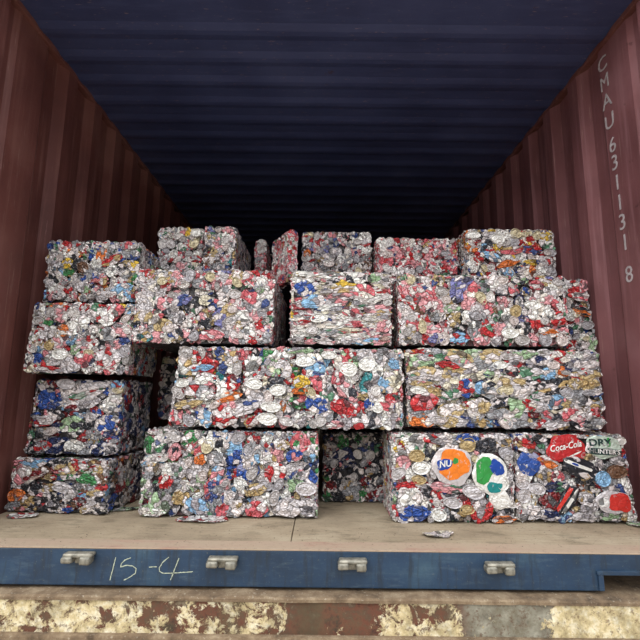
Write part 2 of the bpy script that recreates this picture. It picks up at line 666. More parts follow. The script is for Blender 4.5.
def patch(cx, cy, rx, ry, mat, rot=0.0, sq=2.0, lift=.0016):
    def f(o, me, hz, name):
        N, K = 24, 5
        vs = [(cx, cy)]
        for k in range(1, K + 1):
            for j in range(N):
                a = 2 * PI * j / N
                c, s = math.cos(a), math.sin(a)
                q = (abs(c) ** sq + abs(s) ** sq) ** (-1 / sq) * k / K * (1 + .07 * math.sin(3 * a + cx * 900) + .05 * math.sin(5 * a + cy * 700 + 1) + .03 * math.sin(9 * a))
                x, y = rx * q * c, ry * q * s
                vs.append((cx + x * math.cos(rot) - y * math.sin(rot), cy + x * math.sin(rot) + y * math.cos(rot)))
        fs = [(0, 1 + j, 1 + (j + 1) % N) for j in range(N)]
        for k in range(K - 1):
            for j in range(N):
                j2 = (j + 1) % N
                fs.append((1 + k * N + j, 1 + (k + 1) * N + j, 1 + (k + 1) * N + j2, 1 + k * N + j2))
        lay(o, me, hz, vs, fs, mat, name, lift)
    return f


def words(body, cx, cy, size, mat, rot=0.0, shear=0.0, sx=1.0, sy=1.0, lift=.0026, bold=0.0):
    def f(o, me, hz, name):
        tm = text_mesh(body, size, 0.0, shear, bold)
        bm = bmesh.new()
        bm.from_mesh(tm)
        bmesh.ops.triangulate(bm, faces=bm.faces[:])
        for v in bm.verts:
            x, y = v.co.x * sx, v.co.y * sy
            x, y = cx + x * math.cos(rot) - y * math.sin(rot), cy + x * math.sin(rot) + y * math.cos(rot)
            t = min(1, math.hypot(x / W0, y / H0))
            v.co = Vector((x, y, hz(x, y, t) + lift))
        m2 = bm_mesh(name, bm)
        link(name, m2, mat, o)
    return f



def F_(px, py, w, h, col, rot=0.0, kind='crumple', i=0, label=None, sub=()):
    d = dict(at=(px, py, w, h), col=col, rot=math.radians(rot), kind=kind, i=i, sub=sub)
    if label:
        d['label'] = label
    return d


# ================================================================== THE CONTAINER
WX, CD = 1.215, 0.030           # inner wall plane, corrugation depth
YF, YB, ZC = 1.46, 13.4, 2.005   # sill face, back wall, ceiling


def wall_material(name, base, lite, dark, glow=0.35):
    t = NT(name)
    v = t.coord('Object')
    vs = t.coord('Object', (3, 22, 0.9))
    big = t.noise(v, 2.2, 4)
    streak = t.noise(vs, 2.0, 5, 0.6)
    fine = t.noise(v, 60, 5, 0.7)
    c = t.ramp(big, [(0.3, dark), (0.55, base), (0.75, lite)])
    c = t.mix(t.math('MULTIPLY', t.step(streak, 0.5, 0.66), .5), c, lite)
    vs2 = t.coord('Object', (8, 40, 1.3), (3, 1, 7))
    scr = t.noise(vs2, 3.0, 6, 0.7)
    c = t.mix(t.math('MULTIPLY', t.step(scr, 0.62, 0.68), .5), c, lin((170, 142, 132)))
    spots = t.noise(v, 16, 5, 0.75)
    c = t.mix(t.math('MULTIPLY', t.step(spots, 0.66, 0.72), .7), c, lin((66, 34, 26)))
    t.bump(fine, 0.12, 0.003)
    return t.set(Base_Color=c, Roughness=t.math('ADD', t.math('MULTIPLY', fine, .3), .35))


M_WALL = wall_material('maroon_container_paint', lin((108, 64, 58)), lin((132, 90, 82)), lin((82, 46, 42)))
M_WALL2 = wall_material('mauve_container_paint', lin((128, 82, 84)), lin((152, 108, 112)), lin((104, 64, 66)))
M_CEIL = wall_material('haze_tinted_slate_ceiling', lin((58, 66, 104)), lin((70, 78, 116)), lin((46, 52, 86)))  # bluish haze tint mixed into the ceiling's paint colour


def corrugated(name, profile, a_dir, b0, b1, b_dir, n_dir, thick):
    """Extrude a folded profile (a, depth) between b0 and b1; closed sheet of real thickness."""
    vs, fs = [], []
    n = len(profile)
    for dep in (0, thick):
        for b in (b0, b1):
            for a, d in profile:
                vs.append(a_dir * a + n_dir * (d + dep) + b_dir * b)
    def q(s, e, i): return (s * 2 + e) * n + i
    for i in range(n - 1):
        fs.append((q(0, 0, i), q(0, 0, i + 1), q(0, 1, i + 1), q(0, 1, i)))
        fs.append((q(1, 0, i), q(1, 1, i), q(1, 1, i + 1), q(1, 0, i + 1)))
        for e in (0, 1):
            fs.append((q(0, e, i), q(1, e, i), q(1, e, i + 1), q(0, e, i + 1)))
    for i in (0, n - 1):
        fs.append((q(0, 0, i), q(0, 1, i), q(1, 1, i), q(1, 0, i)))
    return mesh(name, vs, fs)


def side_profile():
    # door post flat, a step, a flat front panel, then the regular corrugation
    pr = [(YF + .035, .004), (YF + .075, .004), (YF + .085, CD * .8), (YF + .125, CD * .8), (YF + .15, .012), (YF + .33, .012), (YF + .36, CD)]
    y = YF + .36
    while y < YB - .3:
        pr += [(y + .075, CD), (y + .125, 0), (y + .20, 0), (y + .250, CD)]
        y += .250
    pr += [(YB, CD)]
    return pr


X_, Y_, Z_ = Vector((1, 0, 0)), Vector((0, 1, 0)), Vector((0, 0, 1))
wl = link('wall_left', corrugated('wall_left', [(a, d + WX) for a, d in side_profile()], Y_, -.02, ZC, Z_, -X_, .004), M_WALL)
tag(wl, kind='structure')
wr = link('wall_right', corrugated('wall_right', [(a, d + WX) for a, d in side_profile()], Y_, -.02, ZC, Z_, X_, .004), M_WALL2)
tag(wr, kind='structure')
pr = [(YF + .01, 0)]
y = YF + .21
while y < YB - .1:
    pr += [(y, 0), (y + .035, -.008), (y + .06, -.008), (y + .095, 0)]
    y += .16
pr += [(YB, 0)]
ce = link('ceiling', corrugated('ceiling', [(a, d + ZC) for a, d in pr], Y_, -WX - CD, WX + CD, X_, Z_, .004), M_CEIL)
tag(ce, kind='structure')
pr = [(-WX - CD, 0)]
x = -WX + .05
while x < WX - .2:
    pr += [(x, 0), (x + .05, .04), (x + .13, .04), (x + .18, 0)]
    x += .26
pr += [(WX + CD, 0)]
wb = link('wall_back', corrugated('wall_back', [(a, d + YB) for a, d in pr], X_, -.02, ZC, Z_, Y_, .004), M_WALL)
tag(wb, kind='structure')
# top side rails along both walls, where wall meets ceiling
for s, nm in ((-1, 'trim_1'), (1, 'trim_2')):
    bm = bmesh.new()
    a, b = sorted((s * (WX - .002), s * (WX + CD + .03)))
    box_into(bm, (a, YF + .035, ZC - .022), (b, YB, ZC + .05), .006)
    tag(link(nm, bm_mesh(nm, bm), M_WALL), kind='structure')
# door posts and header at the open end
for s, nm in ((-1, 'trim_3'), (1, 'trim_4')):
    bm = bmesh.new()
    a, b = sorted((s * (WX + .002), s * (WX + .14)))
    box_into(bm, (a, YF, -.12), (b, YF + .035, ZC + .1), .008)
    box_into(bm, (a if s > 0 else b - .02, YF - .012, -.1), (a + .02 if s > 0 else b, YF, ZC), .004)
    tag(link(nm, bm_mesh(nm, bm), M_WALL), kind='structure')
bm = bmesh.new()
box_into(bm, (-WX - .14, YF, ZC + .03), (WX + .14, YF + .12, ZC + .15), .008)
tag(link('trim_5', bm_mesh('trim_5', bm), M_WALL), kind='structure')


def floor_material():
    t = NT('dusty_plywood_floor')
    v = t.coord('Object')
    g = t.coord('Object', (1.2, 14, 1))
    big = t.noise(v, 3.0, 5, .6)
    grain = t.noise(g, 7, 6, .65)
    fine = t.noise(v, 90, 5, .7)
    c = t.ramp(big, [(.3, lin((128, 114, 94))), (.5, lin((160, 144, 120))), (.7, lin((180, 166, 142)))])
    c = t.mix(t.math('MULTIPLY', t.step(grain, .5, .72), .5), c, lin((106, 86, 66)))
    st = t.noise(t.coord('Object', (2.5, 5, 1), (4, 2, 0)), 2.5, 5, .7)
    c = t.mix(t.math('MULTIPLY', t.step(st, .54, .66), .5), c, lin((92, 82, 62)))
    c = t.mix(t.math('MULTIPLY', t.step(fine, .56, .68), .55), c, lin((84, 72, 58)))
    t.bump(fine, .3, .004)
    return t.set(Base_Color=c, Roughness=.9)


M_FLOOR = floor_material()
bm = bmesh.new()
seams = [-WX, -.085, WX]
for i in range(2):
    for (a, b) in ((YF + .075, YF + 2.4), (YF + 2.404, YB)):
        box_into(bm, (seams[i] + .0014, a, -.03), (seams[i + 1] - .0014, b, 0), .0012, 1)
tag(link('floor', bm_mesh('floor', bm), M_FLOOR), kind='structure')


def threshold_material():
    t = NT('worn_red_threshold')
    v = t.coord('Object')
    n1 = t.noise(t.coord('Object', (1, 4, 1)), 6, 6, .7)
    fine = t.noise(v, 80, 5, .7)
    c = t.ramp(n1, [(.35, lin((166, 148, 126))), (.56, lin((166, 144, 124))), (.72, lin((158, 120, 104)))])
    c = t.mix(t.math('MULTIPLY', t.step(fine, .55, .7), .45), c, lin((104, 90, 80)))
    t.bump(fine, .25, .003)
    return t.set(Base_Color=c, Roughness=.8)


# ------------------------------------------------------------------ blue rear sill
def sill_material():
    t = NT('scuffed_blue_paint')
    v = t.coord('Object')
    n1 = t.noise(v, 5, 5, .6)
    n2 = t.noise(t.coord('Object', (2, 1, 9)), 7, 6, .7)
    n3 = t.noise(t.coord('Object', (9, 1, 1.2), (2, 0, 0)), 5, 5, .7)
    fine = t.noise(v, 110, 5, .75)
    c = t.ramp(n1, [(.3, lin((20, 40, 60))), (.55, lin((30, 56, 82))), (.75, lin((52, 78, 96)))])
    c = t.mix(t.math('MULTIPLY', t.step(n2, .52, .70), .28), c, lin((90, 108, 118)))
    c = t.mix(t.math('MULTIPLY', t.step(n3, .50, .64), .65), c, lin((30, 40, 50)))
    c = t.mix(t.math('MULTIPLY', t.step(fine, .60, .67), .5), c, lin((104, 106, 98)))
    t.bump(fine, .2, .002)
    return t.set(Base_Color=c, Roughness=.5)


M_SILL = sill_material()
M_THR = threshold_material()
M_KEEP = plain('weathered_grey_steel', lin((136, 132, 120)), .5, .4, .6, 55)
M_CHALK = plain('pale_chalk', lin((168, 176, 156)), .95, 0, .25, 120)
SB = -0.107
sill = empty('rear_sill', (0, YF, SB))
tag(sill, 'long blue steel sill across the front of the container floor, with four grey brackets', 'sill')
SLOC = Vector((0, YF, SB))


def rel(p):
    return Vector(p) - SLOC


nx0, nz0 = onY(601, 571, YF)
nx1, nz1 = onY(597, 597, YF)
bm = bmesh.new()
NX = nx0                       # left edge of the pocket cut in the right end of the beam
NZ = nz0 - .004
box_into(bm, rel((-WX - .12, YF, SB)), rel((NX, YF + .07, -.004)), .003)
box_into(bm, rel((NX - .004, YF, NZ)), rel((WX + .12, YF + .07, -.004)), .003)
link('beam', bm_mesh('beam', bm), M_SILL, sill)
bm = bmesh.new()
box_into(bm, rel((NX - .012, YF - .006, SB + .002)), rel((NX + .004, YF + .06, NZ + .004)), .002)
box_into(bm, rel((NX - .016, YF - .008, NZ - .006)), rel((WX + .1, YF + .06, NZ + .006)), .002)
box_into(bm, rel((NX + .004, YF + .18, SB + .002)), rel((WX + .1, YF + .19, NZ)), .001)
pk = link('fork_pocket', bm_mesh('fork_pocket', bm), M_SILL, sill)
pk['label'] = 'dark open pocket cut into the right end of the beam'
bm = bmesh.new()
box_into(bm, rel((-WX, YF - .001, -.0035)), rel((WX, YF + .0735, .001)), .001)
th = link('threshold_plate', bm_mesh('threshold_plate', bm), M_THR, sill)
th['label'] = 'worn reddish threshold strip'


def keeper(px, py, seed):
    r = random.Random(seed)
    X, Z = onY(px, py, YF)
    hw = .043 + r.uniform(-.002, .002)
    bm = bmesh.new()
    # top bar, two turned-down lugs and the slot between them
    box_into(bm, (-hw, -.030, .005), (hw, .0, .017), .005)
    box_into(bm, (-hw - .003, -.034, -.010), (-hw * .30, .0, .009), .006)
    box_into(bm, (hw * .22, -.036, -.014), (hw * .92, .0, .009), .006)
    box_into(bm, (-hw * .32, -.010, -.016), (hw * .25, .0, .010), .002)
    for v in bm.verts:
        v.co += Vector((r.uniform(-1, 1), r.uniform(-1, 1), r.uniform(-1, 1))) * .0008
        v.co.z += .03 * v.co.x * r.choice((1, 1)) * .3
    o = link('lock_bracket', bm_mesh('lock_bracket', bm, True), M_KEEP, sill)
    o.location = rel((X, YF, Z))
    o['label'] = 'weathered grey steel lug'


for i, (px, py) in enumerate([(81.5, 556.5), (224, 561), (352.5, 563), (498, 566.5)]):
    keeper(px, py, i + 5)


def stroke(bm, pts, width, r):
    pts = [Vector((*onY(px, py, YF),)) for px, py in pts]
    fine = []
    for a, b in zip(pts, pts[1:]):
        n = max(2, int((b - a).length / .004))
        fine += [a.lerp(b, k / n) for k in range(n)]
    fine.append(pts[-1])
    prev = None
    for i, p in enumerate(fine):
        d = (fine[min(i + 1, len(fine) - 1)] - fine[max(i - 1, 0)]).normalized()
        nrm = Vector((-d.y, d.x))
        wd = width * r.uniform(.55, 1.1)
        j = r.uniform(-.0004, .0004)
        q = [p + nrm * (wd / 2 + j), p - nrm * (wd / 2 - j)]
        cur = [bm.verts.new(rel((k.x, YF - .0012, k.y))) for k in q]
        if prev:
            bm.faces.new((prev[0], prev[1], cur[1], cur[0]))
        prev = cur


bm = bmesh.new()
r = random.Random(3)
for pts in ([(116, 557), (113, 569), (110, 580)],
            [(131, 557.5), (125, 560), (121.5, 563.5), (120.5, 567), (127, 565), (133, 566), (136.5, 568.5), (135.5, 573), (131, 576.5), (124, 580)],
            [(149, 567), (157, 566.5)],
            [(169, 557), (163, 562), (159.5, 567.5), (159.5, 571), (163, 573), (172, 573), (193, 571.5)],
            [(179, 558), (176, 566), (173, 574), (170.5, 580)]):
    stroke(bm, pts, .0030, r)
ck = link('chalk_marking', bm_mesh('chalk_marking', bm), M_CHALK, sill)
ck['label'] = 'chalk handwriting reading 15-4'

# ------------------------------------------------------------------ container number on the right wall
M_WHITE = plain('faded_white_stencil', lin((182, 172, 174)), .7, 0, .25, 70)
bm = bmesh.new()
WXT = WX + .012
ys = [(65, 'C'), (83, 'M'), (101.5, 'A'), (122, 'U'), (145.5, '6'), (163, '3'), (183, '1'), (203, '1'), (222.5, '3'), (243, '1'), (275, '8')]
for py, ch in ys:
    px = 602.5 + (py - 65) * (629.5 - 602.5) / (275 - 65)
    dx, dy, dz = ray(px, py)
    t_ = WXT / dx
    Yc, Zc = dy * t_, H + dz * t_
    tm = text_mesh(ch, .094, .0006, 0, .0001)
    b2 = bmesh.new()
    b2.from_mesh(tm)
    for v in b2.verts:
        x, y, z = v.co
        v.co = Vector((WXT - .0016 + z, Yc - x * (1.0 if ch != 'M' else .85), Zc + y))
    tmp = bpy.data.meshes.new('char')
    b2.to_mesh(tmp)
    b2.free()
    bm.from_mesh(tmp)
lt = link('stencilled_number', bm_mesh('stencilled_number', bm), M_WHITE, wr)
lt['label'] = 'white stencilled container number down the wall'


# ------------------------------------------------------------------ the loading dock edge in front
def dock_material():
    t = NT('peeling_cream_paint_over_rust')
    v = t.coord('Object')
    n1 = t.noise(v, 17, 8, .74, .4)
    n2 = t.noise(v, 34, 6, .75)
    n4 = t.noise(t.coord('Object', (1, 1, 1), (5, 3, 1)), 15, 7, .72)
    big = t.noise(t.coord('Object', (1, 1, .6), (2, 8, 3)), 3.4, 3, .6)
    sep = t.n('ShaderNodeSeparateXYZ')
    t.l(v, sep.inputs[0])
    xx = t.math('ADD', t.math('MULTIPLY', sep.outputs[0], .5), .5)   # object x -1..1 -> 0..1
    g_ = lambda k: (k, k, k, 1)
    bands = t.ramp(xx, [(0.0, g_(.44)), (.20, g_(.45)), (.28, g_(.46)), (.40, g_(.485)), (.455, g_(.53)), (.47, g_(.9)), (.50, g_(.9)), (.515, g_(.53)),
                        (.58, g_(.58)), (.60, g_(.46)), (.70, g_(.47)), (.72, g_(.545)), (.84, g_(.54)), (.865, g_(.40)), (1.0, g_(.41))])
    grey = t.ramp(xx, [(.70, g_(0)), (.725, g_(1)), (.835, g_(1)), (.86, g_(0))])
    smear = t.ramp(xx, [(.46, g_(0)), (.48, g_(1)), (.50, g_(1)), (.515, g_(0))])
    cream = t.ramp(n2, [(.3, lin((160, 142, 104))), (.48, lin((206, 188, 144))), (.66, lin((232, 224, 198)))])
    rust = t.ramp(n4, [(.35, lin((52, 38, 30))), (.46, lin((104, 60, 42))), (.56, lin((84, 64, 48))), (.66, lin((128, 116, 94))), (.75, lin((96, 90, 74)))])
    concrete = t.ramp(n4, [(.3, lin((70, 68, 58))), (.5, lin((134, 132, 116))), (.7, lin((176, 172, 156)))])
    rust = t.mix(t.math('MULTIPLY', grey, .85), rust, concrete)
    rust = t.mix(t.math('MULTIPLY', smear, .7), rust, lin((78, 64, 44)))
    mixn = t.math('ADD', t.math('MULTIPLY', n1, .62), t.math('MULTIPLY', big, .38))
    keep = t.ramp(t.math('ADD', t.math('MULTIPLY', t.math('SUBTRACT', mixn, bands), 5.0), .5), [(.44, g_(0)), (.56, g_(1))])
    c = t.mix(keep, rust, cream)
    grime = t.noise(t.coord('Object', (2, 1, 2), (9, 0, 4)), 5, 7, .75)
    c = t.mix(t.math('MULTIPLY', t.step(grime, .48, .66), .6), c, lin((92, 82, 58)))
    fl = t.noise(v, 70, 5, .75)
    c = t.mix(t.math('MULTIPLY', t.step(fl, .54, .62), .7), c, lin((92, 66, 48)))
    t.bump(t.math('ADD', keep, n2), .5, .004)
    return t.set(Base_Color=c, Roughness=.8)


def cap_material():
    t = NT('gritty_dock_top')
    v = t.coord('Object')
    n1 = t.noise(v, 12, 6, .7)
    n2 = t.noise(v, 120, 4, .7)
    c = t.ramp(n1, [(.3, lin((62, 50, 38))), (.5, lin((118, 98, 76))), (.72, lin((158, 140, 114)))])
    c = t.mix(t.math('MULTIPLY', t.step(n2, .6, .68), .6), c, lin((188, 178, 158)))
    t.bump(n1, .6, .006)
    return t.set(Base_Color=c, Roughness=.95)


DZ = SB - .012
_, dyf = onZ(320, 598.5, DZ)
dock = empty('loading_ledge', (0, dyf, DZ - .3))
tag(dock, 'weathered ledge with peeling cream and rust paint in front of the blue sill', 'ledge')
bm = bmesh.new()
n = 130
r = random.Random(8)
vs, fs = [], []
for i in range(n + 1):
    x = -1.6 + 3.2 * i / n
    e = .004 * noise.noise(Vector((x * 9, 0, 0))) + .003 * noise.noise(Vector((x * 31, 4, 0)))
    z0 = .006 * noise.noise(Vector((x * 7, 3, 1)))
    prof = [(0 + e, -.012), (0 + e, -.004 + z0 * .3), (.006 + e, z0 * .5), (.05, .003 + z0), (.11, .001), (.6, -.002), (.6, -.03)]
    vs += [(x, a, .3 + b) for a, b in prof]
    if i:
        for k in range(6):
            a = (i - 1) * 7 + k
            fs.append((a, a + 7, a + 8, a + 1))
link('capping', mesh('capping', vs, fs), cap_material(), dock)
M_DOCK = dock_material()
bm = bmesh.new()
box_into(bm, (-1.6, .006, .196), (1.6, .5, .29), .003)
link('painted_face', bm_mesh('painted_face', bm), M_DOCK, dock)
bm = bmesh.new()
_, zl = onY(0, 632.5, dyf)
box_into(bm, (-1.6, -.012, -.4), (1.6, .5, zl - (DZ - .3)), .006)
link('lower_lip', bm_mesh('lower_lip', bm), cap_material(), dock)


# ------------------------------------------------------------------ ground outside
def ground_material():
    t = NT('yard_dirt')
    v = t.coord('Object')
    n1 = t.noise(v, 1.2, 6, .65)
    c = t.ramp(n1, [(.3, lin((128, 118, 106))), (.7, lin((172, 162, 148)))])
    t.bump(n1, .4, .02)
    return t.set(Base_Color=c, Roughness=.95)


g = link('ground', mesh('ground', [(-40, -60, -1.3), (40, -60, -1.3), (40, 30, -1.3), (-40, 30, -1.3)], [(0, 1, 2, 3)]), ground_material())
tag(g, kind='structure')

# ================================================================== THE BALES
ALLSH = ('crumple', 'crumple', 'fold')
# -------- bottom tier, on the container floor
bale('low bale of dull crushed cans on the floor against the left wall',
     -1.212, -.806, 0.003, .206, 1.84, .34, PAL['dull'], 11, rz=math.radians(-6), lean=(.02, -.01), size=(1.25, .75), spread=.45, lids=.04,
     features=[F_(12, 474, 24, 22, 'white', 35), F_(31, 463, 34, 11, 'lightblue', 5), F_(16, 495, 20, 14, 'orange', 10), F_(66, 487, 26, 12, 'silver', -15),
               F_(92, 478, 26, 12, 'green', -10), F_(52, 487, 18, 9, 'gold', 8), F_(100, 492, 20, 10, 'gold', 0), F_(34, 475, 26, 10, 'darkred', 12)])
bale('large silver and mixed bale on the floor, left of the dark central gap',
     -.679, .004, 0.003, .323, 1.785, .60, PAL['minty'], 12, lean=(.0, .0), lids=.12, size=(1.1, 1.0),
     features=[F_(149, 445, 12, 20, 'green', 5), F_(159, 441, 16, 14, 'white', 30), F_(152, 459, 20, 10, 'white', 3), F_(174, 452, 14, 20, 'pink', -20),
               F_(165, 482, 16, 16, 'red', 10), F_(160, 503, 26, 26, 'lightgreen', 10), F_(153, 515, 24, 10, 'white', 0), F_(184, 486, 12, 14, 'white', 40),
               F_(236, 457, 18, 16, 'blue', 20), F_(200, 459, 14, 14, 'orange', 0), F_(275, 473, 24, 22, 'red', 15), F_(282, 445, 16, 12, 'gold', 0),
               F_(294, 456, 18, 14, 'blue', 10), F_(309, 455, 14, 18, 'lightblue', 10), F_(306, 489, 22, 18, 'silver', 0, 'lid', 2), F_(242, 504, 14, 12, 'gold', 10),
               F_(256, 511, 24, 18, 'rose', 0), F_(289, 508, 28, 22, 'silver', 0), F_(311, 508, 18, 24, 'silver', 80), F_(196, 506, 26, 18, 'lightblue', -15),
               F_(255, 490, 24, 14, 'gold', 10)])
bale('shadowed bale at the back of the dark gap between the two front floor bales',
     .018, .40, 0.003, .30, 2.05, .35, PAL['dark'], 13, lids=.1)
NU = [('orange_print', patch(.002, .003, .024, .020, M_INK_ORANGE, .2)), ('blue_print', patch(-.0125, .000, .0115, .0070, M_INK_BLUE, .35, 3, .0022)),
      ('green_print', patch(.0035, .0075, .0045, .004, M_INK_GREEN, .5, 2, .0022)), ('lettering', words('NU', -.0115, .0006, .0115, M_INK_WHITE, .30, .1, 1.1, 1, .0034, .0003))]
GRN = [('green_print', patch(-.012, .002, .016, .017, M_INK_GREEN, .6, 2)), ('blue_print', patch(.008, .010, .014, .008, M_INK_BLUE, -.2, 2.4, .002)),
       ('teal_print', patch(.014, -.013, .013, .006, M_INK_TEAL, .15, 4, .002))]
bale('bright multicoloured bale on the floor holding the crushed orange and blue can',
     .272, .734, 0.002, .326, 1.75, .27, PAL['colourful'], 14, lids=.25, size=(1.15, 1.1),
     features=[F_(452, 466, 42, 40, 'silver', -12, 'flat', 1, 'crushed can with orange print, a blue patch and white letters NU', NU),
               F_(490, 474, 36, 44, 'white', -20, 'flat', 2, 'flattened white can with green, blue and teal print', GRN),
               F_(500, 500, 22, 22, 'white', 0, 'flat', 3), F_(489, 481, 15, 14, 'white', 0, 'lid', 1), F_(502, 483, 14, 14, 'white', 0, 'lid', 3),
               F_(468, 445, 17, 13, 'gold', 0, 'lid', 4), F_(417, 456, 15, 13, 'gold', 10, 'lid', 5), F_(421, 468, 18, 14, 'white', 0, 'lid', 6),
               F_(419, 480, 15, 11, 'gold', 0, 'lid', 7), F_(453, 503, 19, 15, 'silver', 0, 'lid', 0), F_(439, 515, 16, 17, 'white', 0, 'lid', 2),
               F_(414, 515, 34, 19, 'blue', 4), F_(410, 497, 26, 24, 'white', 0), F_(408, 487, 28, 12, 'red', 8), F_(429, 491, 14, 20, 'dark', 60),
               F_(436, 497, 16, 18, 'red', 60), F_(467, 510, 14, 12, 'gold', 0, 'lid', 1), F_(482, 513, 26, 24, 'red', 30), F_(458, 515, 18, 14, 'dark', 0),
               F_(467, 434, 24, 11, 'blue', 0), F_(488, 440, 26, 20, 'dark', 10), F_(414, 438, 30, 12, 'white', 8), F_(436, 436, 30, 12, 'red', -6), F_(400, 446, 16, 12, 'yellow', 20),
               F_(504, 440, 14, 22, 'silver', 80), F_(447, 488, 36, 12, 'pink', -8), F_(474, 492, 22, 14, 'silver', 0, 'lid', 3), F_(505, 520, 26, 9, 'orange', 5)])
COKE = [('lettering', words('Coca-Cola', -.002, .004, .0125, M_INK_WHITE, .12, .35, 1.0, 1.25, .0022, .0002)), ('white_print', patch(.013, -.010, .012, .0014, M_INK_WHITE, .35, 2, .0016))]
DRY = [('lettering', words('DRY', -.006, .009, .019, M_INK_NAVY, .03, 0, 1.1, 1, .0028, .0006)), ('green_band', patch(.001, -.0095, .029, .0065, M_INK_NAVY, -.06, 6, .0018)),
       ('white_lettering', words("HUNTER'S", .001, -.0095, .0125, M_INK_WHITE, -.06, 0, 1.0, 1, .0036, .0003)), ('green_print', patch(.010, .010, .003, .009, M_INK_GREEN, 0, 4, .0018))]
REDW = [('red_print', patch(.011, .000, .019, .019, M_INK_RED, 0, 4.5)), ('white_print', patch(-.019, -.002, .009, .010, M_INK_WHITE, 0, 2, .0016))]
STRIP = [('pale_stripe', patch(-.006, .004, .022, .0045, M_INK_WHITE, -.02, 8, .0018)), ('blue_print', patch(-.010, .004, .005, .0030, M_INK_BLUE, 0, 3, .0026))]
BOOT = [('red_stripe', patch(-.002, .011, .026, .0060, M_INK_RED, 0, 8)), ('pale_stripe', patch(.001, -.008, .027, .0055, M_INK_WHITE, 0, 8))]
bale('bold red and black bale on the floor at far right, with a script-lettered red can',
     .741, 1.182, 0.002, .328, 1.765, .30, PAL['colourful'], 15, lean=(0, -.028), lids=.12, size=(1.2, 1.1),
     features=[F_(567, 445, 40, 30, 'red', 4, 'flat', 4, 'crushed red can with white script lettering', COKE),
               F_(605, 447, 36, 25, lin((190, 206, 192)), 0, 'flat', 5, 'flattened pale green can with dark block lettering', DRY),
               F_(581, 468, 44, 20, 'dark', -20, 'flat', 6, 'flattened black can with a pale stripe', STRIP),
               F_(612, 502, 37, 24, 'silver', -3, 'flat', 7, 'flattened white and red can', REDW),
               F_(567, 500, 34, 17, 'dark', 54, 'flat', 1, 'flattened dark can with red and pale stripes', BOOT),
               F_(530, 463, 26, 26, 'blue', 12, 'flat', 0), F_(518, 444, 18, 26, 'red', 70), F_(552, 502, 22, 22, 'darkred', 20), F_(549, 462, 14, 26, 'orange', 80),
               F_(520, 484, 15, 14, 'silver', 0, 'lid', 2), F_(520, 496, 15, 13, 'silver', 0, 'lid', 4), F_(537, 489, 16, 12, 'silver', 0, 'lid', 5), F_(537, 439, 22, 12, 'dark', 0),
               F_(590, 459, 22, 12, 'gold', 20), F_(598, 464, 14, 14, 'white', 0), F_(618, 472, 18, 16, 'brown', 0, 'lid', 1), F_(603, 479, 15, 16, 'lightblue', 0, 'lid', 6),
               F_(585, 478, 20, 16, 'dark', 10), F_(558, 477, 14, 14, 'rose', 0), F_(524, 513, 28, 16, 'silver', 10), F_(589, 507, 22, 16, 'silver', 30), F_(545, 515, 30, 12, 'navy', -10),
               F_(626, 517, 16, 11, 'white', 0), F_(608, 517, 22, 10, 'lightgreen', 0), F_(583, 517, 26, 10, 'silver', 0), F_(557, 487, 26, 12, 'navy', 8), F_(620, 461, 18, 10, 'silver', -8)])
# -------- second tier
bale('bluish bale with red streaks by the left wall, on the low dull floor bale',
     -1.178, -.80, .213, .515, 1.87, .32, PAL['bluish'], 21, rz=math.radians(-2), lean=(.025, .0), lids=.06, size=(1.2, .85), spread=.7,
     features=[F_(86, 393, 40, 13, 'red', 12), F_(45, 421, 24, 12, 'red', 10), F_(107, 423, 26, 18, 'blue', 12), F_(72, 424, 26, 18, 'lightgreen', 10), F_(44, 399, 22, 20, 'blue', 40),
               F_(113, 402, 22, 14, 'white', 20), F_(44, 446, 20, 12, 'red', 5), F_(75, 446, 22, 14, 'white', 0), F_(100, 385, 18, 8, 'silver', 0, 'lid', 1), F_(65, 384, 18, 10, 'silver', 0, 'lid', 3), F_(88, 402, 26, 14, 'silver', 10)])
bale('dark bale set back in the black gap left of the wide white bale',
     -.785, -.585, .335, .64, 2.22, .40, PAL['dark'], 22, lids=.05, nmax=40)
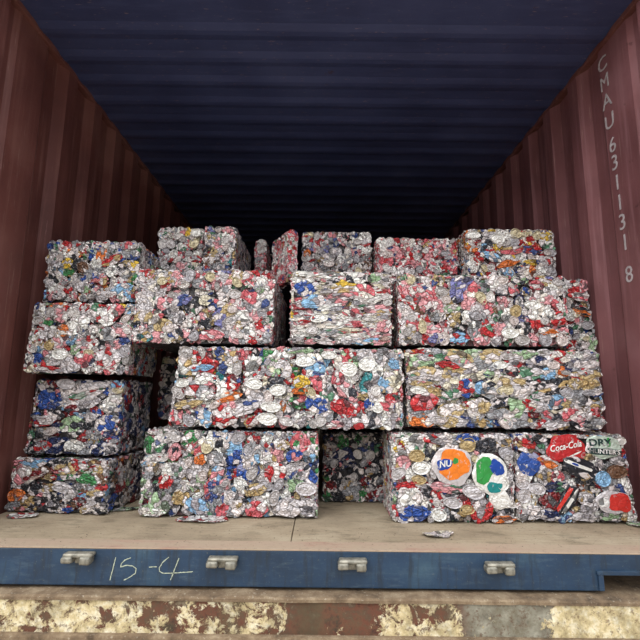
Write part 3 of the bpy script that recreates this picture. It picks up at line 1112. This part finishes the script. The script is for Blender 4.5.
bale('wide bright white bale with a yellow, a blue and a red can near its middle',
     -.573, .331, .333, .649, 1.775, .42, PAL['colourful'], 23, lids=.26, lean=(.03, 0), size=(1.1, 1.0), features=[
               F_(301, 382, 18, 15, 'yellow', 0), F_(300, 391, 18, 8, 'orange', 0), F_(317, 404, 26, 20, 'blue', -20), F_(344, 408, 30, 18, 'red', -25), F_(397, 410, 11, 17, 'brown', 8),
               F_(272, 407, 20, 14, 'white', 0, 'lid', 0), F_(247, 408, 32, 15, 'silver', 20), F_(229, 397, 28, 11, 'orange', 12), F_(217, 377, 12, 11, 'teal', 0), F_(232, 383, 18, 18, 'red', 40),
               F_(262, 374, 22, 12, 'red', 8), F_(191, 356, 16, 13, 'red', -30), F_(231, 420, 20, 12, 'red', 20), F_(255, 421, 16, 10, 'red', 20), F_(298, 403, 20, 12, 'green', -20),
               F_(340, 363, 16, 20, 'rose', 40), F_(304, 361, 18, 14, 'white', 0, 'lid', 1), F_(328, 355, 16, 11, 'white', 0, 'lid', 2), F_(348, 369, 18, 14, 'white', 0, 'lid', 3),
               F_(367, 364, 18, 13, 'white', 0, 'lid', 4), F_(254, 384, 16, 11, 'white', 0, 'lid', 5), F_(278, 390, 17, 12, 'white', 0, 'lid', 6), F_(377, 407, 14, 13, 'white', -30, 'lid', 7),
               F_(370, 405, 12, 14, 'blue', 40), F_(386, 404, 14, 20, 'rose', 70), F_(252, 352, 12, 10, 'dark', 0), F_(217, 351, 14, 14, 'gold', 60), F_(297, 348, 30, 7, 'lightgreen', 0),
               F_(363, 396, 14, 10, 'gold', 0), F_(189, 404, 30, 10, 'gold', 10), F_(395, 364, 12, 16, 'lightblue', 60), F_(200, 368, 24, 8, 'lightblue', 8), F_(182, 383, 12, 10, 'white', 0, 'lid', 1),
               F_(336, 426, 20, 9, 'pink', 0), F_(269, 419, 20, 12, 'white', 0, 'lid', 3), F_(205, 379, 24, 14, 'white', 0), F_(204, 395, 22, 12, 'white', 0)])
bale('long grey-green bale with layered folds, right of the wide white bale on the second tier',
     .340, 1.112, .340, .651, 1.775, .50, PAL['olive'], 24, lids=.08, size=(1.35, .75), spread=.4, shape=('crumple', 'fold', 'fold'), features=[
               F_(466, 388, 20, 20, 'blue', 60), F_(482, 388, 16, 14, 'lightblue', 10), F_(424, 402, 30, 20, 'red', 12), F_(447, 365, 26, 9, 'red', -10), F_(560, 352, 22, 14, 'red', -10),
               F_(513, 371, 12, 16, 'red', 75), F_(530, 405, 12, 18, 'red', 70), F_(548, 416, 12, 14, 'rose', 60), F_(570, 414, 20, 15, 'rose', 25), F_(596, 412, 11, 12, 'red', 80), F_(557, 402, 20, 16, 'lightblue', 20),
               F_(575, 384, 16, 13, 'gold', 10), F_(500, 365, 14, 10, 'white', 0, 'lid', 1), F_(418, 390, 16, 10, 'white', 0, 'lid', 2), F_(450, 411, 28, 18, 'gold', 0), F_(537, 362, 24, 14, 'navy', 8), F_(573, 365, 20, 14, 'navy', 30)])
# -------- third tier
bale('bale with an orange scrap and white cans, on the bluish bale',
     -1.176, -.762, .534, .826, 1.80, .36, PAL['colourful'], 31, rz=math.radians(2.2), lean=(.02, .01), lids=.12, size=(1.1, 1.0), features=[
               F_(61, 330, 13, 14, 'orange', 60), F_(75, 325, 28, 20, 'white', 30), F_(103, 318, 20, 16, 'white', -20), F_(123, 329, 16, 22, 'pink', 80), F_(81, 306, 10, 10, 'red', 0), F_(113, 307, 18, 14, 'rose', 0),
               F_(60, 354, 16, 14, 'white', 0, 'lid', 2), F_(38, 358, 12, 12, 'blue', 0), F_(84, 359, 22, 18, 'rose', -30), F_(107, 357, 26, 22, 'silver', 0), F_(44, 322, 14, 12, 'green', 0), F_(50, 371, 30, 8, 'red', -5), F_(106, 334, 18, 16, 'grey', 0), F_(49, 345, 10, 9, 'gold', 0, 'lid', 4)])
bale('broad pinkish-grey bale on the third tier, its left end overhanging the black gap',
     -.757, -.187, .658, .967, 1.785, .75, PAL['rosy'], 32, lids=.09, size=(.95, .95), features=[
               F_(144, 336, 18, 12, 'teal', -15), F_(162, 325, 20, 14, 'gold', 10), F_(182, 300, 20, 12, 'violet', 20), F_(205, 300, 14, 12, 'cream', 0), F_(260, 289, 10, 9, 'lightgreen', 0), F_(272, 320, 14, 9, 'white', 30), F_(210, 335, 28, 12, 'rose', 0)])
bale('squarish pale pink and white layered bale with a blue patch near its top left corner',
     -.124, .291, .660, .961, 1.775, .70, PAL['pale'], 33, lids=.05, size=(1.7, .62), spread=.16, shape=('crumple', 'fold'), features=[
               F_(304, 288, 22, 18, 'blue', -20), F_(313, 301, 26, 16, 'lightblue', 8), F_(364, 291, 24, 16, 'rose', -15), F_(352, 312, 22, 12, 'rose', -15), F_(306, 319, 18, 8, 'red', 15), F_(319, 318, 16, 11, 'white', 0, 'lid', 1),
               F_(331, 333, 24, 8, 'grey', 0), F_(357, 277, 24, 13, 'white', 0), F_(373, 278, 16, 10, 'lightgreen', 0), F_(384, 325, 16, 16, 'pink', 0)])
bale('long pinkish-grey bale on the third tier with an orange can at its lower right',
     .313, 1.003, .662, .957, 1.785, .75, PAL['rosy'], 34, lids=.12, size=(1.0, .95), features=[
               F_(462, 281, 26, 13, 'violet', 15), F_(549, 332, 22, 10, 'orange', -15), F_(537, 285, 10, 16, 'rose', 80), F_(414, 291, 14, 13, 'rose', 40), F_(516, 311, 12, 11, 'gold', 0, 'lid', 4), F_(436, 338, 18, 12, 'violet', 0), F_(459, 338, 22, 13, 'lightblue', 0), F_(510, 333, 18, 14, 'white', 0, 'lid', 2),
               F_(533, 305, 16, 12, 'white', 0, 'lid', 0), F_(525, 291, 10, 9, 'blue', 0), F_(520, 280, 18, 10, 'lightgreen', 0), F_(452, 309, 18, 10, 'lightgreen', 10)])
bale('narrow upright bale of white, red and black cans wedged by the right wall',
     1.062, 1.198, .664, .985, 1.95, .40, PAL['mixed'], 35, rz=math.radians(-5), lids=.15, lean=(-.02, -.02), features=[
               F_(577, 293, 14, 18, 'red', 80), F_(589, 296, 12, 20, 'rose', 80), F_(566, 290, 10, 12, 'white', 0), F_(570, 315, 12, 14, 'white', 0), F_(592, 312, 10, 22, 'orange', 80), F_(567, 333, 10, 16, 'dark', 0)])
# -------- top tier
bale('top bale at far left with a yellow and green can, by the left wall',
     -1.172, -.766, .836, 1.106, 1.85, .26, PAL['mixed'], 41, lids=.1, lean=(0, -.015), features=[
               F_(66, 263, 14, 12, 'yellow', 20), F_(68, 272, 12, 10, 'green', 0), F_(65, 246, 14, 12, 'red', 10), F_(112, 260, 24, 10, 'red', 25), F_(134, 266, 12, 14, 'yellow', 40), F_(120, 289, 24, 13, 'lightblue', 15), F_(82, 267, 12, 14, 'brown', 60), F_(140, 255, 14, 12, 'grey', 0), F_(128, 244, 14, 10, 'rose', 0), F_(58, 295, 14, 10, 'silver', 0)])
bale('pale top bale packed with white can ends, second from the left in the top row',
     -.810, -.580, .976, 1.280, 2.14, .36, PAL['pale'], 42, lids=.45, zvis=1.045, features=[F_(199, 259, 8, 14, 'red', 80), F_(197, 233, 12, 9, 'white', 0, 'lid', 1)])
bale('greyish top bale showing its dark right side, next to the white can-end bale',
     -.570, -.410, .976, 1.268, 2.09, .52, PAL['grey'], 43, lids=.12, zvis=1.045, features=[F_(227, 230, 14, 8, 'pink', 0), F_(231, 262, 8, 8, 'teal', 0)])
bale('sliver of a red bale standing farther back, left of the twisted bale',
     -.385, -.312, .976, 1.345, 2.50, .30, PAL['redwhite'], 44, lids=.05, zvis=1.06)
bale('narrow twisted top bale turned to show its dark left side and red front edge',
     -.150, -.098, .976, 1.225, 2.0, .22, PAL['redwhite'], 45, rz=math.radians(28), lids=.05, zvis=.98)
bale('brownish-grey top bale with round can ends, right of the twisted bale',
     -.100, .262, .976, 1.300, 2.23, .40, PAL['grey'], 46, lids=.22, zvis=1.04, features=[F_(307, 253, 8, 10, 'orange', 0)])
bale('reddish-pink top bale of red and white cans, middle of the top row',
     .272, .676, .976, 1.232, 2.12, .38, PAL['redwhite'], 47, lids=.22, zvis=1.04)
bale('white and gold top bale with red and blue scraps, rightmost in the top row',
     .690, 1.122, .992, 1.262, 2.06, .40, PAL['whitegold'], 48, lids=.2, size=(1.1, 1.1), zvis=1.035, features=[
               F_(512, 250, 26, 10, 'rose', 4), F_(531, 249, 22, 12, 'red', -8), F_(492, 256, 22, 10, 'lightblue', -28), F_(508, 263, 26, 8, 'orange', 15), F_(546, 236, 12, 10, 'yellow', -20), F_(529, 244, 12, 8, 'yellow', -30), F_(473, 235, 14, 9, 'white', 0, 'lid', 1), F_(498, 239, 14, 10, 'white', 0, 'lid', 3), F_(532, 262, 18, 7, 'yellow', 0)])

# ------------------------------------------------------------------ scraps on the floor
M_SCRAP = can_material('flattened_floor_can', False)


def scrap(label, px, py, wpx, dpx, col, seed, rot=0.0):
    """A trodden-flat can lying on the floor, its edges curled up."""
    r = random.Random(seed)
    x0, y0 = onZ(px, py, 0)
    x1, _ = onZ(px + wpx, py, 0)
    _, y1 = onZ(px, py - dpx, 0)
    a, b = (x1 - x0) / 2, max(.012, abs(y1 - y0) / 2)
    N, K = 22, 6
    ph = [r.uniform(0, 6.3) for _ in range(4)]
    vs, top = [], []

    def pt(k, j):
        an = 2 * PI * j / N
        c, s = math.cos(an), math.sin(an)
        q = (abs(c) ** 2.6 + abs(s) ** 2.6) ** (-1 / 2.6) * (1 + .10 * math.sin(2 * an + ph[0]) + .08 * math.sin(3 * an + ph[1]) + .05 * math.sin(5 * an + ph[3])) * k
        x, y = a * q * c, b * q * s
        z = .003 + .006 * k * k * (.55 + .45 * math.sin(2 * an + ph[2])) + .0015 * abs(math.sin(x * 190 + ph[3])) + r.uniform(0, .0012)
        return x, y, z
    for lvl in (0, -.0022):
        vs.append((0, 0, .0045 + lvl))
        for k in range(1, K + 1):
            for j in range(N):
                x, y, z = pt(k / K, j)
                vs.append((x, y, z + lvl))
    n = 1 + K * N
    fs = []
    for t in (0, n):
        fs += [(t, t + 1 + j, t + 1 + (j + 1) % N) for j in range(N)]
        for k in range(K - 1):
            for j in range(N):
                j2 = (j + 1) % N
                fs.append((t + 1 + k * N + j, t + 1 + (k + 1) * N + j, t + 1 + (k + 1) * N + j2, t + 1 + k * N + j2))
    e = 1 + (K - 1) * N
    for j in range(N):
        j2 = (j + 1) % N
        fs.append((e + j, n + e + j, n + e + j2, e + j2))
    o = link('flattened_can', mesh('flattened_can', vs, fs), M_SCRAP)
    o.color = C[col]
    o.location = (x0, y0, .0005)
    o.rotation_euler = (0, 0, math.radians(rot))
    tag(o, label, 'can', 'loose flattened cans on the container floor')


scrap('flat pale scrap of can on the floor in front of the large silver bale', 202, 521, 48, 6, 'white', 1, -3)
scrap('lone flattened can lying on open floor before the multicoloured bale', 438, 536, 30, 5, 'cream', 2, 2)
scrap('crumpled white can on the floor at the foot of the low dull bale', 24, 517, 26, 5, 'white', 3, 8)
scrap('grey-green flattened can on the floor between the low bale and the silver bale', 121, 510, 36, 4, 'lightgreen', 4, 6)
scrap('pale flattened can on the floor in the right corner beside the wall', 637, 526, 16, 5, 'lightgreen', 5, 0)

# crumbs of dirt and foil, too many and too small to count
r = random.Random(77)
bm = bmesh.new()
for i in range(260):
    px, py = r.uniform(0, 640), 526 + 22 * r.random() ** 1.3
    x, y = onZ(px, py, 0)
    if abs(x) > WX - .03 or y < YF + .02:
        continue
    s = r.uniform(.0006, .0018)
    q = bmesh.ops.create_icosphere(bm, subdivisions=1, radius=s)
    for v in q['verts']:
        v.co = Vector((x + v.co.x * r.uniform(.7, 1.8), y + v.co.y * r.uniform(.7, 1.8), .001 + (v.co.z + s) * .6))
lt = link('dirt_crumbs', bm_mesh('dirt_crumbs', bm), plain('dirt_crumb', lin((120, 106, 88)), .9, 0, .5, 25))
tag(lt, 'scattered dirt crumbs on the bare floor along the sill', 'debris', kind='stuff')

# ================================================================== LIGHT, WORLD, CAMERA
w = bpy.data.worlds.new('overcast_sky')
sc.world = w
w.use_nodes = True
nt = w.node_tree
nt.nodes.clear()
o = nt.nodes.new('ShaderNodeOutputWorld')
bg = nt.nodes.new('ShaderNodeBackground')
tc = nt.nodes.new('ShaderNodeTexCoord')
sp = nt.nodes.new('ShaderNodeSeparateXYZ')
rp = nt.nodes.new('ShaderNodeValToRGB')
mp = nt.nodes.new('ShaderNodeMapRange')
mp.inputs['From Min'].default_value = -1
nt.links.new(tc.outputs['Generated'], sp.inputs[0])
nt.links.new(sp.outputs[2], mp.inputs['Value'])
nt.links.new(mp.outputs[0], rp.inputs[0])
el = rp.color_ramp.elements
el[0].position, el[0].color = .47, (.16, .15, .14, 1)      # yard tone below; horizon dimmed so light fades into the container
el[1].position, el[1].color = .54, (.26, .27, .29, 1)
for p, c in ((.62, (.46, .48, .52)), (.75, (1.15, 1.2, 1.28)), (.88, (1.7, 1.75, 1.8)), (1.0, (1.9, 1.95, 2.0))):
    e = el.new(p)
    e.color = (*c, 1)
nt.links.new(rp.outputs[0], bg.inputs[0])
bg.inputs[1].default_value = 1.5
nt.links.new(bg.outputs[0], o.inputs[0])

sd = bpy.data.lights.new('hazy_sun', 'SUN')
sd.energy = 1.5
sd.angle = math.radians(50)
sd.color = (1.0, .97, .93)
so = bpy.data.objects.new('hazy_sun', sd)
COL.objects.link(so)
so.location = (-1.5, -4, 4)
so.rotation_euler = Vector((.42, 1.0, -.62)).to_track_quat('-Z', 'Y').to_euler()

cd = bpy.data.cameras.new('camera')
cam = bpy.data.objects.new('camera', cd)
COL.objects.link(cam)
cd.sensor_width = 36
cd.sensor_fit = 'HORIZONTAL'
cd.lens = 36 * F / 640
cd.clip_start = .02
cd.clip_end = 200
cam.matrix_world = Matrix.Translation((0, 0, H)) @ Matrix.Rotation(PI / 2 + TH, 4, 'X') @ Matrix.Rotation(ROLL, 4, 'Z')
sc.camera = cam

sc.view_settings.view_transform = 'Standard'
sc.view_settings.look = 'None'
sc.view_settings.gamma = 1
sc.view_settings.use_curve_mapping = False
sc.view_settings.exposure = 0.0
